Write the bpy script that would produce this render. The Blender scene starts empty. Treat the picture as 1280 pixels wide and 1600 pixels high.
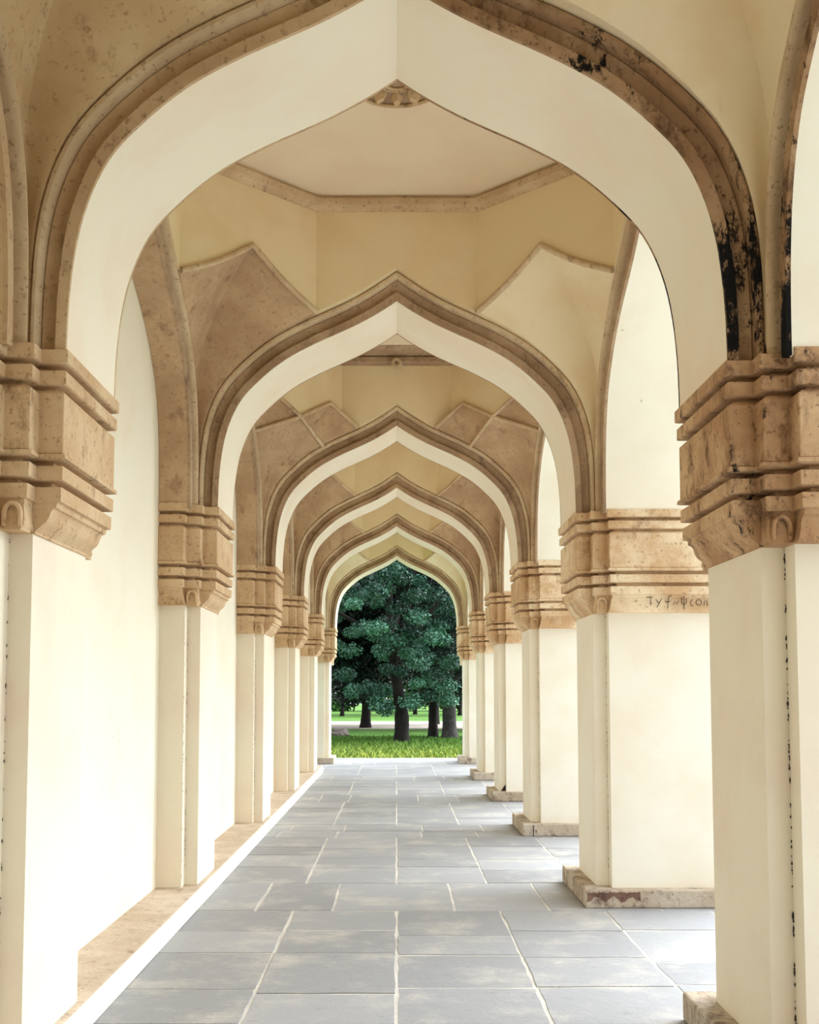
import bpy, math, random
import numpy as np
from mathutils import Vector

random.seed(7)
rng = np.random.default_rng(11)
scene = bpy.context.scene
COL = scene.collection

# ------------------------------------------------------------------ scale
S = 1.4            # metres in one "half aisle" (all architecture is measured in half aisles)
EYE = 1.0576       # eye height in half aisles


def P(x, y, z):
    """half-aisle units, z measured from the eye -> metres, floor at z = 0"""
    return (x * S, y * S, (z + EYE) * S)


# ------------------------------------------------------------------ camera
cam_d = bpy.data.cameras.new("camera")
cam = bpy.data.objects.new("camera", cam_d)
COL.objects.link(cam)
cam.location = P(0, 0, 0)
cam.rotation_euler = (math.radians(90) + 0.0718, 0, 0)
cam_d.sensor_fit = 'VERTICAL'
cam_d.sensor_height = 36.0
cam_d.lens = 36.0 * 1790.0 / 1600.0
cam_d.shift_x = (640 - 620.1) / 1600.0
cam_d.shift_y = (951.9 - 800) / 1600.0
cam_d.clip_end = 500
scene.camera = cam

# ------------------------------------------------------------------ light
world = bpy.data.worlds.new("sky")
scene.world = world
world.use_nodes = True
wn = world.node_tree
bg = wn.nodes["Background"]
# hazy sky: even white light with a broad glow around the veiled sun, ahead and on the open side
SUN_DIR = Vector((0.66, 0.40, 0.62)).normalized()
SKY, GLOW, GLOW_EXP = 1.0, 10.0, 5.0
tc = wn.nodes.new("ShaderNodeTexCoord")
dt = wn.nodes.new("ShaderNodeVectorMath"); dt.operation = 'DOT_PRODUCT'
dt.inputs[1].default_value = SUN_DIR
nz = wn.nodes.new("ShaderNodeVectorMath"); nz.operation = 'NORMALIZE'
wn.links.new(tc.outputs["Generated"], nz.inputs[0])
wn.links.new(nz.outputs["Vector"], dt.inputs[0])
mx = wn.nodes.new("ShaderNodeMath"); mx.operation = 'MAXIMUM'; mx.inputs[1].default_value = 0.0
wn.links.new(dt.outputs["Value"], mx.inputs[0])
pw = wn.nodes.new("ShaderNodeMath"); pw.operation = 'POWER'; pw.inputs[1].default_value = GLOW_EXP
wn.links.new(mx.outputs[0], pw.inputs[0])
ma = wn.nodes.new("ShaderNodeMath"); ma.operation = 'MULTIPLY_ADD'; ma.inputs[1].default_value = GLOW; ma.inputs[2].default_value = SKY
wn.links.new(pw.outputs[0], ma.inputs[0])
wn.links.new(ma.outputs[0], bg.inputs["Strength"])
bg.inputs["Color"].default_value = (0.90, 0.95, 1.0, 1)

scene.view_settings.view_transform = 'Standard'
scene.view_settings.look = 'None'
scene.view_settings.gamma = 1.0
scene.view_settings.use_curve_mapping = False
scene.view_settings.exposure = 0.53
scene.cycles.diffuse_bounces = 8
scene.cycles.max_bounces = 12


# ------------------------------------------------------------------ materials
def srgb(r, g, b):
    f = lambda c: (c / 255 / 12.92) if c / 255 <= 0.04045 else ((c / 255 + 0.055) / 1.055) ** 2.4
    return (f(r), f(g), f(b), 1.0)


class NT:
    def __init__(self, name):
        self.m = bpy.data.materials.new(name)
        self.m.use_nodes = True
        self.t = self.m.node_tree
        self.b = self.t.nodes["Principled BSDF"]
        self.pos = self.t.nodes.new("ShaderNodeNewGeometry").outputs["Position"]

    def node(self, typ, **kw):
        n = self.t.nodes.new(typ)
        for k, v in kw.items():
            if k in n.inputs:
                n.inputs[k].default_value = v
            else:
                setattr(n, k, v)
        return n

    def link(self, a, b):
        self.t.links.new(a, b)

    def noise(self, scale, detail=4, rough=0.6, stretch=None, offset=0.0):
        v = self.pos
        if stretch or offset:
            mp = self.node("ShaderNodeMapping")
            mp.inputs["Scale"].default_value = stretch or (1, 1, 1)
            mp.inputs["Location"].default_value = (offset, offset * 1.7, offset * 0.6)
            self.link(v, mp.inputs["Vector"])
            v = mp.outputs["Vector"]
        n = self.node("ShaderNodeTexNoise", Scale=scale, Detail=detail, Roughness=rough)
        self.link(v, n.inputs["Vector"])
        return n.outputs["Fac"]

    def ramp(self, fac, lo, hi):
        n = self.node("ShaderNodeMapRange")
        n.inputs["From Min"].default_value = lo
        n.inputs["From Max"].default_value = hi
        n.interpolation_type = 'SMOOTHSTEP'
        self.link(fac, n.inputs["Value"])
        return n.outputs["Result"]

    def mix(self, fac, a, b):
        n = self.node("ShaderNodeMix", data_type='RGBA')
        for sock, v in ((n.inputs[6], a), (n.inputs[7], b)):
            if isinstance(v, tuple):
                sock.default_value = v
            else:
                self.link(v, sock)
        if isinstance(fac, float):
            n.inputs[0].default_value = fac
        else:
            self.link(fac, n.inputs[0])
        return n.outputs[2]

    def mul(self, a, b):
        n = self.node("ShaderNodeMath", operation='MULTIPLY')
        for i, v in ((0, a), (1, b)):
            if isinstance(v, (int, float)):
                n.inputs[i].default_value = v
            else:
                self.link(v, n.inputs[i])
        return n.outputs[0]

    def finish(self, color, rough=0.85, bump=None, strength=0.3, dist=0.01):
        if isinstance(color, tuple):
            self.b.inputs["Base Color"].default_value = color
        else:
            self.link(color, self.b.inputs["Base Color"])
        self.b.inputs["Roughness"].default_value = rough
        if "Specular IOR Level" in self.b.inputs:
            self.b.inputs["Specular IOR Level"].default_value = 0.25
        if bump is not None:
            n = self.node("ShaderNodeBump", Strength=strength, Distance=dist)
            self.link(bump, n.inputs["Height"])
            self.link(n.outputs["Normal"], self.b.inputs["Normal"])
        return self.m


def plaster(name, base, cloud, speck, speck_lo=0.70, streak=None, streak_lo=0.6, bump=0.15):
    """limewashed plaster: soft clouds of colour, faint vertical streaks, small dark chips"""
    n = NT(name)
    c = n.mix(n.ramp(n.noise(1.6, 5, 0.6), 0.40, 0.68), base, cloud)
    if streak:
        c = n.mix(n.mul(n.ramp(n.noise(3.0, 6, 0.65, (1, 1, 0.22), 3.0), streak_lo, streak_lo + 0.14), 0.75), c, streak)
    c = n.mix(n.mul(n.ramp(n.noise(17, 3, 0.55, None, 5.0), speck_lo, speck_lo + 0.05), 0.75), c, speck)
    return n.finish(c, 0.9, n.noise(9, 6, 0.65), bump, 0.012)


def stucco(name, base, light, dark, amount=0.5, mould=None, mould_lo=0.55, bump=0.6, mould_z=None):
    """bare weathered stucco: mottled brown, pale worn patches, dark stains, optional black mould"""
    n = NT(name)
    c = n.mix(n.ramp(n.noise(2.6, 6, 0.65), 0.38, 0.66), base, light)
    c = n.mix(n.mul(n.ramp(n.noise(7, 8, 0.72, (1, 1, 0.6), 2.0), 0.62 - 0.16 * amount, 0.78 - 0.12 * amount), 0.85), c, dark)
    c = n.mix(n.mul(n.ramp(n.noise(38, 3, 0.6), 0.58, 0.70), 0.6), c, dark)
    c = n.mix(n.mul(n.ramp(n.noise(11, 7, 0.75, (1, 1, 0.35), 6.0), 0.60, 0.70), 0.55), c, light)
    if mould:
        fac = n.noise(5.5, 9, 0.78, (1, 1, 0.45), 9.0)
        if mould_z:                      # the growth has crept up from the foot of the arch
            sx = n.node("ShaderNodeSeparateXYZ"); n.link(n.pos, sx.inputs[0])
            mr = n.node("ShaderNodeMapRange")
            for k_, v_ in (("From Min", mould_z[0]), ("From Max", mould_z[1]), ("To Min", 0.045), ("To Max", -0.09)): mr.inputs[k_].default_value = v_
            n.link(sx.outputs[2], mr.inputs["Value"])
            ad = n.node("ShaderNodeMath", operation='ADD'); n.link(fac, ad.inputs[0]); n.link(mr.outputs["Result"], ad.inputs[1])
            fac = ad.outputs[0]
        c = n.mix(n.ramp(fac, mould_lo, mould_lo + 0.06), c, mould)
    return n.finish(c, 0.93, n.noise(26, 8, 0.7), bump, 0.012)


M = {}
M['shaft'] = plaster("limewash_cream", srgb(234, 226, 206), srgb(231, 217, 198), srgb(120, 95, 70), 0.76)
M['white'] = plaster("limewash_white", srgb(240, 236, 222), srgb(236, 228, 210), srgb(150, 130, 100), 0.76)
M['niche'] = plaster("limewash_niche", srgb(236, 230, 212), srgb(234, 224, 202), srgb(120, 100, 80), 0.77)
M['soffit'] = plaster("limewash_soffit", srgb(236, 228, 208), srgb(234, 220, 198), srgb(150, 125, 95), 0.77)
M['drum'] = plaster("ochre_wash", srgb(229, 212, 173), srgb(223, 202, 160), srgb(150, 115, 80), 0.77)
M['dome'] = plaster("pale_dome_wash", srgb(232, 217, 188), srgb(230, 210, 182), srgb(150, 115, 80), 0.78)
M['pale_pendentive'] = plaster("pale_pendentive_wash", srgb(232, 218, 186), srgb(226, 206, 168), srgb(150, 115, 80), 0.75,
                               srgb(196, 168, 115), 0.62)
M['brown_pendentive'] = stucco("bare_stucco_vault", srgb(178, 148, 116), srgb(196, 168, 134), srgb(138, 106, 80), 0.5, bump=0.25)
M['tan_pendentive'] = stucco("tan_stucco_vault", srgb(194, 166, 126), srgb(206, 182, 144), srgb(146, 116, 84), 0.4, bump=0.25)
M['archivolt'] = stucco("bare_stucco_arch", srgb(162, 134, 106), srgb(186, 160, 130), srgb(108, 84, 66), 0.55)
M['archivolt_tan'] = stucco("tan_stucco_arch", srgb(188, 158, 122), srgb(204, 178, 142), srgb(126, 98, 74), 0.5)
M['archivolt_dark'] = stucco("stained_stucco_arch", srgb(152, 118, 86), srgb(180, 150, 116), srgb(84, 58, 40), 0.8,
                             srgb(14, 12, 11), 0.50, mould_z=(2.9, 4.4))
M['roll'] = stucco("worn_roll_stucco", srgb(196, 170, 136), srgb(216, 194, 160), srgb(128, 98, 74), 0.4)
M['capital'] = stucco("bare_stucco_capital", srgb(200, 168, 130), srgb(216, 190, 154), srgb(136, 102, 72), 0.45)
M['capital_worn'] = stucco("worn_stucco_capital", srgb(200, 165, 125), srgb(232, 212, 180), srgb(136, 96, 62), 0.5)
M['capital_dark'] = stucco("stained_stucco_capital", srgb(178, 140, 104), srgb(208, 176, 138), srgb(92, 62, 42), 0.8,
                           srgb(24, 19, 16), 0.565)
M['stone'] = stucco("granite_plinth", srgb(186, 170, 150), srgb(206, 196, 180), srgb(110, 84, 74), 0.9, bump=0.8)
M['red_stone'] = stucco("bare_red_granite", srgb(120, 92, 80), srgb(140, 112, 98), srgb(70, 50, 44), 0.7, bump=0.8)
M['ledge_top'] = stucco("worn_ledge_stone", srgb(194, 176, 154), srgb(214, 200, 182), srgb(146, 122, 102), 0.6, bump=0.4)


def slate():
    n = NT("grey_flagstone")
    at = n.node("ShaderNodeAttribute", attribute_name="tone")
    c = n.mix(at.outputs["Fac"], srgb(138, 140, 144), srgb(158, 160, 164))
    c = n.mix(n.mul(n.ramp(n.noise(1.9, 8, 0.72), 0.47, 0.70), 0.65), c, srgb(196, 192, 182))
    c = n.mix(n.mul(n.ramp(n.noise(5, 7, 0.75, (1, 2.2, 1), 4.0), 0.58, 0.72), 0.55), c, srgb(104, 104, 104))
    c = n.mix(n.mul(n.ramp(n.noise(70, 4, 0.7), 0.55, 0.70), 0.55), c, srgb(96, 96, 97))
    n.finish(c, 0.5, n.noise(14, 8, 0.7), 0.35, 0.01)
    n.b.inputs["Specular IOR Level"].default_value = 0.5
    return n.m


M['slate'] = slate()
M['mortar'] = stucco("pale_mortar", srgb(192, 188, 180), srgb(208, 205, 196), srgb(148, 142, 130), 0.2, bump=0.4)


def lawn_mat(name, a, b, c3):
    n = NT(name)
    c = n.mix(n.ramp(n.noise(0.5, 6, 0.6), 0.4, 0.65), a, b)
    c = n.mix(n.mul(n.ramp(n.noise(3, 6, 0.7), 0.5, 0.7), 0.6), c, c3)
    return n.finish(c, 0.95, n.noise(20, 4, 0.7), 0.5, 0.03)


M['lawn'] = lawn_mat("lawn_green", srgb(74, 118, 42), srgb(100, 138, 52), srgb(56, 90, 40))
M['earth'] = lawn_mat("pale_path_earth", srgb(208, 194, 180), srgb(218, 206, 194), srgb(176, 160, 146))


def leaf_mat(name, a, b, rough=0.5):
    n = NT(name)
    at = n.node("ShaderNodeAttribute", attribute_name="tone")
    c = n.mix(at.outputs["Fac"], a, b)
    m = n.finish(c, rough)
    n.b.inputs["Specular IOR Level"].default_value = 0.4
    return m


M['leaf'] = leaf_mat("teal_green_leaves", srgb(14, 42, 34), srgb(104, 160, 134))
M['leaf_shade'] = leaf_mat("shaded_leaves", srgb(7, 18, 15), srgb(34, 66, 54))  # shade inside the crowns put into the colour, almost black
M['leaf_far'] = leaf_mat("distant_leaves", srgb(28, 80, 34), srgb(86, 150, 60))
M['grass_blade'] = leaf_mat("yellow_green_grass", srgb(70, 124, 36), srgb(222, 226, 112), 0.7)
M['bark'] = stucco("dark_bark", srgb(34, 30, 29), srgb(48, 43, 41), srgb(14, 12, 12), 0.6, bump=1.0)
M['bark_pale'] = stucco("grey_bark", srgb(66, 62, 62), srgb(86, 82, 80), srgb(30, 28, 28), 0.6, bump=1.0)
M['rock'] = stucco("grey_field_rock", srgb(92, 82, 78), srgb(120, 110, 104), srgb(48, 42, 40), 0.5, bump=1.0)
M['ink'] = NT("black_scrawl").finish(srgb(52, 36, 30), 0.9)
M['iron'] = NT("dark_iron").finish(srgb(52, 40, 36), 0.6)
M['carved'] = stucco("carved_stucco", srgb(206, 178, 138), srgb(218, 194, 156), srgb(120, 88, 58), 0.5, bump=0.5)


# ------------------------------------------------------------------ object helpers
def tag(o, label=None, cat=None, group=None, kind=None):
    if label: o['label'] = label
    if cat: o['category'] = cat
    if group: o['group'] = group
    if kind: o['kind'] = kind
    return o


def empty(name, loc, label, cat, group=None):
    o = bpy.data.objects.new(name, None)
    COL.objects.link(o)
    o.location = loc
    o.empty_display_size = 0.2
    tag(o, label, cat, group, 'thing')
    return o


def mesh_obj(name, verts, faces, mat, parent=None, smooth=None, bevel=None, tone=None, flip=False):
    """verts in world metres; the object's origin is its parent's (or the world's)"""
    me = bpy.data.meshes.new(name)
    off = Vector((0, 0, 0))
    if parent is not None:
        p = parent
        while p is not None:
            off = off + Vector(p.location)
            p = p.parent
    vv = [(v[0] - off[0], v[1] - off[1], v[2] - off[2]) for v in verts]
    me.from_pydata(vv, [], faces)
    me.validate()
    import bmesh
    bm = bmesh.new(); bm.from_mesh(me)
    bmesh.ops.remove_doubles(bm, verts=bm.verts, dist=1e-5)
    bmesh.ops.recalc_face_normals(bm, faces=bm.faces)
    bm.to_mesh(me); bm.free()
    if isinstance(mat, (list, tuple)):
        for k in mat: me.materials.append(M[k])
    else:
        me.materials.append(M[mat])
    if smooth is not None:
        me.shade_smooth()
        me.set_sharp_from_angle(angle=math.radians(smooth))
    o = bpy.data.objects.new(name, me)
    COL.objects.link(o)
    if parent is not None:
        o.parent = parent
    if bevel:
        b = o.modifiers.new("bevel", 'BEVEL')
        b.width = bevel; b.segments = 2; b.limit_method = 'ANGLE'; b.angle_limit = math.radians(40)
    return o


def grid_faces(nu, nv, close_u=False, base=0):
    f = []
    for i in range(nu if close_u else nu - 1):
        j = (i + 1) % nu
        for k in range(nv - 1):
            f.append((base + i * nv + k, base + j * nv + k, base + j * nv + k + 1, base + i * nv + k + 1))
    return f


def loft(rings, cap=True):
    """rings: equal length closed loops"""
    n = len(rings[0]); v = [p for r in rings for p in r]; f = []
    for i in range(len(rings) - 1):
        for k in range(n):
            k2 = (k + 1) % n
            f.append((i * n + k, i * n + k2, (i + 1) * n + k2, (i + 1) * n + k))
    if cap:
        f.append(tuple(range(n)))
        f.append(tuple((len(rings) - 1) * n + k for k in range(n)))
    return v, f


def box(x0, x1, y0, y1, z0, z1):
    r = lambda z: [(x0, y0, z), (x1, y0, z), (x1, y1, z), (x0, y1, z)]
    return loft([r(z0), r(z1)])


def merge(parts):
    v, f = [], []
    for pv, pf in parts:
        b = len(v); v += list(pv); f += [tuple(i + b for i in q) for q in pf]
    return v, f


def tube(path, radii, sides=8, cap=True):
    """a tube through 3-D points (metres)"""
    pts = [Vector(p) for p in path]; rings = []
    if isinstance(radii, (int, float)): radii = [radii] * len(pts)
    ref = Vector((0, 0, 1))
    t0 = (pts[1] - pts[0]).normalized()
    if abs(t0.dot(ref)) > 0.9: ref = Vector((1, 0, 0))
    nrm = (ref - t0 * ref.dot(t0)).normalized()
    for i, p in enumerate(pts):
        t = (pts[min(i + 1, len(pts) - 1)] - pts[max(i - 1, 0)]).normalized()
        nrm = (nrm - t * nrm.dot(t)).normalized()
        b = t.cross(nrm)
        rings.append([tuple(p + (nrm * math.cos(a) + b * math.sin(a)) * radii[i])
                      for a in [2 * math.pi * k / sides for k in range(sides)]])
    return loft(rings, cap)


# ------------------------------------------------------------------ the plan
T = 0.534                                                  # thickness of a transverse arch
F = [0.42, 3.125, 5.8246, 8.6193, 11.287, 13.9434, 16.9964]   # front planes of the transverse arches
ZT_L, ZB_L = 0.941, 0.432                                  # capital top / bottom above the eye, wall side
ZCAP_R = [(0.910, 0.394)] * 3 + [(0.975, 0.470)] * 4       # open side
U_L, U_R = 1.1915, 1.75                                      # how far the pillar runs outwards
NICHE = 1.192
FLOOR = -EYE
PLINTH_H = 0.0905

# intrados of every arch (half), from springing to the ogee tip
ARC = [(.918, .95), (.914, 1.08), (.901, 1.215), (.878, 1.33), (.840, 1.435), (.790, 1.52), (.715, 1.60), (.630, 1.675),
       (.543, 1.735), (.420, 1.800), (.310, 1.850), (.200, 1.902), (.090, 1.964), (0, 2.024)]


def resample(pts, k=3):
    out = []
    n = len(pts)
    for i in range(n - 1):
        p0, p1, p2, p3 = (pts[max(i - 1, 0)], pts[i], pts[i + 1], pts[min(i + 2, n - 1)])
        for j in range(k):
            t = j / k
            out.append(tuple(0.5 * (2 * b + (c - a) * t + (2 * a - 5 * b + 4 * c - d) * t * t + (3 * b - a - 3 * c + d) * t ** 3)
                             for a, b, c, d in zip(p0, p1, p2, p3)))
    out.append(pts[-1])
    return out


def sstep(a, b, x):
    t = max(0, min(1, (x - a) / (b - a)))
    return t * t * (3 - 2 * t)


HALF = resample(ARC)


def arch_curve(half_w, z_lo_neg, z_lo_pos):
    """full intrados polyline (w, z) from the negative springing over the tip to the positive one, with mitred normals and width factor"""
    k = half_w / 0.918
    right = [(w * k, z) for w, z in HALF]
    ln = [q for q in right if q[1] > z_lo_neg + 0.004]; rp = [q for q in right if q[1] > z_lo_pos + 0.004]
    pts = [(-ln[0][0], z_lo_neg)] + [(-w, z) for w, z in ln] + [(w, z) for w, z in rp[::-1][1:]] + [(rp[0][0], z_lo_pos)]
    nr = []
    for i in range(len(pts)):
        a = pts[max(i - 1, 0)]; b = pts[i]; c = pts[min(i + 1, len(pts) - 1)]
        d1 = Vector((b[0] - a[0], b[1] - a[1])); d2 = Vector((c[0] - b[0], c[1] - b[1]))
        if d1.length < 1e-9: d1 = d2
        if d2.length < 1e-9: d2 = d1
        n1 = Vector((-d1.y, d1.x)).normalized(); n2 = Vector((-d2.y, d2.x)).normalized()
        m = (n1 + n2).normalized()
        g = 0.80 + 0.22 * sstep(0.95, 1.6, b[1])
        nr.append(m * (g / max(0.5, m.dot(n1))))
    return pts, nr


def sweep(pts, nr, profile, put, closed=True):
    """profile: (n, d) offsets; put(w, z, d) -> world metres"""
    rings = [[put(p[0] + q.x * n, p[1] + q.y * n, d) for n, d in profile] for p, q in zip(pts, nr)]
    v = [x for r in rings for x in r]
    m = len(profile)
    f = []
    for i in range(len(rings) - 1):
        for k in range(m if closed else m - 1):
            k2 = (k + 1) % m
            f.append((i * m + k, i * m + k2, (i + 1) * m + k2, (i + 1) * m + k))
    if closed:
        f.append(tuple(range(m))); f.append(tuple((len(rings) - 1) * m + k for k in range(m)))
    return v, f


BAND = [(0.0, 0.002), (0.0, -0.012), (0.034, -0.017), (0.040, -0.010), (0.043, 0.016), (0.050, 0.016), (0.088, 0.004), (0.094, 0.010), (0.094, 0.05), (0.03, 0.05), (0.03, 0.002)]
ROLL = [(0.092, 0.04), (0.092, -0.012), (0.095, -0.026), (0.103, -0.035), (0.113, -0.036), (0.121, -0.028), (0.125, -0.012), (0.125, 0.04)]
W_OUT = 0.122


def make_arch(label, group, half_w, zneg, zpos, put_front, depth, put_back=None, mats=('soffit', 'archivolt', 'roll'), base=(0, 0, 0), right_mats=None):
    """put_front(w, z, d): d measured inwards from the front plane"""
    root = empty("arch", base, label, "arch", group)
    pts, nr = arch_curve(half_w, zneg, zpos)
    bk = 0.0 if put_back is None else 0.046
    ed = 0.0 if put_back is None else 0.002
    core = [(0.0, 0.002), (0.0, depth - ed), (0.028, depth - ed), (0.034, depth - bk), (0.10, depth - bk), (0.10, 0.046), (0.034, 0.046), (0.028, 0.002)]
    v, f = sweep(pts, nr, core, put_front)
    mesh_obj("soffit", v, f, mats[0], root, 30)
    mid = len(pts) // 2
    for put in ([put_front] if put_back is None else [put_front, put_back]):
        if right_mats is None:
            v, f = sweep(pts, nr, BAND, put)
            b = mesh_obj("archivolt", v, f, mats[1], root, 35)
            v, f = sweep(pts, nr, ROLL, put)
            mesh_obj("outer_roll", v, f, mats[2], b, 35)
        else:
            for sl, mm, lab in ((slice(0, mid + 1), mats, None), (slice(mid, len(pts)), right_mats, "half of the moulding blackened with mould")):
                v, f = sweep(pts[sl], nr[sl], BAND, put)
                b = mesh_obj("archivolt", v, f, mm[1], root, 35)
                if lab: b['label'] = lab
                v, f = sweep(pts[sl], nr[sl], ROLL, put)
                mesh_obj("outer_roll", v, f, mm[2], b, 35)
    return root


# ------------------------------------------------------------------ setting: floor, ledge, walls, roof
def build_floor():
    y_rows = []          # (y0, y1, offset) strips across the aisle
    v, f, tone = [], [], []
    g = 0.0075            # half width of a joint

    def slab(x0, x1, y0, y1):
        j = lambda: random.uniform(-0.004, 0.004)
        z = FLOOR + random.uniform(-0.0015, 0.0015)
        n = 5
        loop = []
        for (ax, ay, bx, by) in ((x0 + g, y0 + g, x1 - g, y0 + g), (x1 - g, y0 + g, x1 - g, y1 - g), (x1 - g, y1 - g, x0 + g, y1 - g), (x0 + g, y1 - g, x0 + g, y0 + g)):
            for k in range(n):
                t = k / n
                loop.append((ax + (bx - ax) * t + j(), ay + (by - ay) * t + j()))
        b = len(v)
        m = len(loop)
        cx, cy = (x0 + x1) / 2, (y0 + y1) / 2
        v.extend(P(x, y, z) for x, y in loop)
        v.extend(P(x + (x - cx) * 0.004 + (0.003 if x > cx else -0.003), y + (0.003 if y > cy else -0.003), z - 0.012) for x, y in loop)
        tv = random.random()
        f.append(tuple(range(b, b + m))); tone.append(tv)
        for k in range(m):
            k2 = (k + 1) % m
            f.append((b + k, b + k2, b + m + k2, b + m + k)); tone.append(tv)

    cols = [-1.5, -1.0, -0.5, 0.0, 0.5, 1.005, 1.52, 2.05, 2.6, 3.2]
    for i in range(-2, 7):
        f0 = F[0] + 2.72 * i if i < 0 else F[i]
        f1 = F[0] + 2.72 * (i + 1) if i + 1 < 0 else (F[i + 1] if i < 6 else f0 + T + 0.95)
        ya, yb = f0 - 0.19, f0 + T + 0.075
        yc = f1 - 0.19 if i < 6 else 18.45
        # the strip under an arch: slabs laid with a shifted bond
        sh = random.uniform(0.12, 0.3)
        ym = (ya + yb) / 2 + random.uniform(-0.05, 0.05)
        for a, b_ in ((ya, ym), (ym, yb)) if i % 2 else ((ya, yb),):
            xx = [-1.5] + [c + sh + random.uniform(-0.05, 0.05) for c in (-1.0, -0.62, 0.0, 0.45, 1.0, 1.6, 2.2)] + [3.2]
            for x0, x1 in zip(xx[:-1], xx[1:]): slab(x0, x1, a, b_)
        for x0, x1 in zip(cols[:-1], cols[1:]):
            n = 4 if yc - yb > 1.4 else max(1, round((yc - yb) / 0.48))
            ys = [yb] + [yb + (yc - yb) * (k + random.uniform(-0.22, 0.22)) / n for k in range(1, n)] + [yc]
            for y0, y1 in zip(ys[:-1], ys[1:]): slab(x0, x1, y0, y1)
    o = mesh_obj("floor", v, f, 'slate', None, None)
    at = o.data.attributes.new("tone", 'FLOAT', 'FACE')
    vals = tone if len(tone) == len(o.data.polygons) else [random.random() for _ in o.data.polygons]
    at.data.foreach_set("value", vals)
    tag(o, "grey flagstone floor running down the arcade", None, None, 'structure')
    mv, mf = box(-1.5 * S, 3.2 * S, -5.3 * S, 18.47 * S, -0.45, (FLOOR + EYE - 0.0022) * S)
    m = mesh_obj("mortar_bed", mv, mf, 'mortar', o)
    return o


build_floor()

# ledge along the closed wall
LEDGE_X, LEDGE_END = -0.975, 15.15
v, f = box((-1.3) * S, LEDGE_X * S, -4.9 * S, LEDGE_END * S, 0.0, PLINTH_H * S)
o = mesh_obj("trim_1", v, f, 'ledge_top', None, None, 0.012)
tag(o, "low worn stone ledge along the closed wall", None, None, 'structure')
v, f = box((LEDGE_X - 0.001) * S, (LEDGE_X + 0.008) * S, -4.9 * S, LEDGE_END * S, 0.002, PLINTH_H * S + 0.001)  # riser face coloured white, apart from the ledge top
tag(mesh_obj("edge", v, f, 'white', o, None, 0.004), "white kerb edge")

# closed wall behind the niches
v, f = box(-1.35 * S, -NICHE * S, -4.9 * S, (F[5] + T + 0.08) * S, 0.0, (2.75 + EYE) * S)
tag(mesh_obj("wall_left", v, f, 'niche'), "closed cream wall at the back of the niches", None, None, 'structure')

# added wall behind the viewer, unseen, keeps light out from that end
v, f = merge([box(-1.35 * S, 1.85 * S, -2.75 * S, -2.6 * S, 0, (2.8 + EYE) * S), box(1.75 * S, 1.85 * S, -2.6 * S, 0.42 * S, 0, (2.8 + EYE) * S)])
tag(mesh_obj("wall_light_block", v, f, 'shaft'), "plain wall added behind the viewer to block light", None, None, 'structure')

# roof slab over the vaults
v, f = box(-1.4 * S, 1.85 * S, (F[0] - 2.8) * S, (F[6] + T + 0.05) * S, (2.78 + EYE) * S, (2.92 + EYE) * S)
tag(mesh_obj("roof", v, f, 'drum'), "flat roof slab over the vaults", None, None, 'structure')


def spandrel(name, half_w, put, z_top, w_lim):
    """wall panel above an arch opening"""
    pts, nr = arch_curve(half_w, 0.40, 0.40)
    ring = [(p[0] + q.x * 0.06, p[1] + q.y * 0.06) for p, q in zip(pts, nr)]
    v = []; f = []
    for w, z in ring:
        v.append(put(w, z, 0)); v.append(put(w, z_top, 0)); v.append(put(w, z, 0.05)); v.append(put(w, z_top, 0.05))
    for i in range(len(ring) - 1):
        a, b = i * 4, i * 4 + 4
        f += [(a, b, b + 1, a + 1), (a + 2, b + 2, b + 3, a + 3), (a, b, b + 2, a + 2), (a + 1, b + 1, b + 3, a + 3)]
    for s, i in ((-1, 0), (1, len(ring) - 1)):
        w0 = ring[i][0]; w1 = s * w_lim
        b = len(v)
        for d in (0, 0.05):
            v += [put(w0, ring[i][1], d), put(w1, ring[i][1], d), put(w1, z_top, d), put(w0, z_top, d)]
        f += [(b, b + 1, b + 2, b + 3), (b + 4, b + 5, b + 6, b + 7), (b, b + 1, b + 5, b + 4), (b + 1, b + 2, b + 6, b + 5)]
    return v, f


parts = []
for i in range(0, 6):
    yc = (F[i] + T + F[i + 1]) / 2
    hb = (F[i + 1] - F[i] - T) / 2
    parts.append(spandrel("s", hb - 0.148, lambda w, z, d, yc=yc: P(1.75 + d, yc + w, z), 2.78, hb + T / 2))
v, f = merge(parts)
tag(mesh_obj("wall_right", v, f, 'shaft'), "outer wall above the open side arches", None, None, 'structure')
yc = (F[5] + T + F[6]) / 2; hb = (F[6] - F[5] - T) / 2
v, f = spandrel("s", hb - 0.148, lambda w, z, d: P(-1.30 - d, yc + w, z), 2.78, hb + T / 2)
tag(mesh_obj("wall_left_end", v, f, 'shaft'), "outer wall above the last open side arch", None, None, 'structure')
v, f = spandrel("s", 0.918, lambda w, z, d: P(w, F[6] + T + 0.001 + d, z), 2.78, 1.8)
tag(mesh_obj("wall_far_end", v, f, 'shaft'), "end wall above the last arch", None, None, 'structure')


# ------------------------------------------------------------------ pillars
def plan(side, f0, c, e, U):
    """pillar outline at corbel amount c (0 shaft, 1 capital) with moulding offset e, as (x, y) in half aisles"""
    lerp = lambda a, b: a + (b - a) * c
    uA = 1 - 0.087 * c - e
    v1 = -0.02 * c - e
    if c == 0:
        u1, v2, u2 = 1.065, -0.0799, 1.0651
    else:
        u1, v2, u2 = max(0.985 + 0.012 * (1 - c), uA + e + 0.012) - e, -0.085 - e, 1.058 - e
    vC = -0.08 - 0.07 * (max(c, 0.72) if c > 0 else 0) - e
    fr = [(U, vC), (u2, vC), (u2, v2), (u1, v2), (u1, v1), (uA, v1)]
    bk = [(u, T - w) for u, w in fr[::-1]]
    return [(side * u, f0 + w) for u, w in fr + bk]


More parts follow.
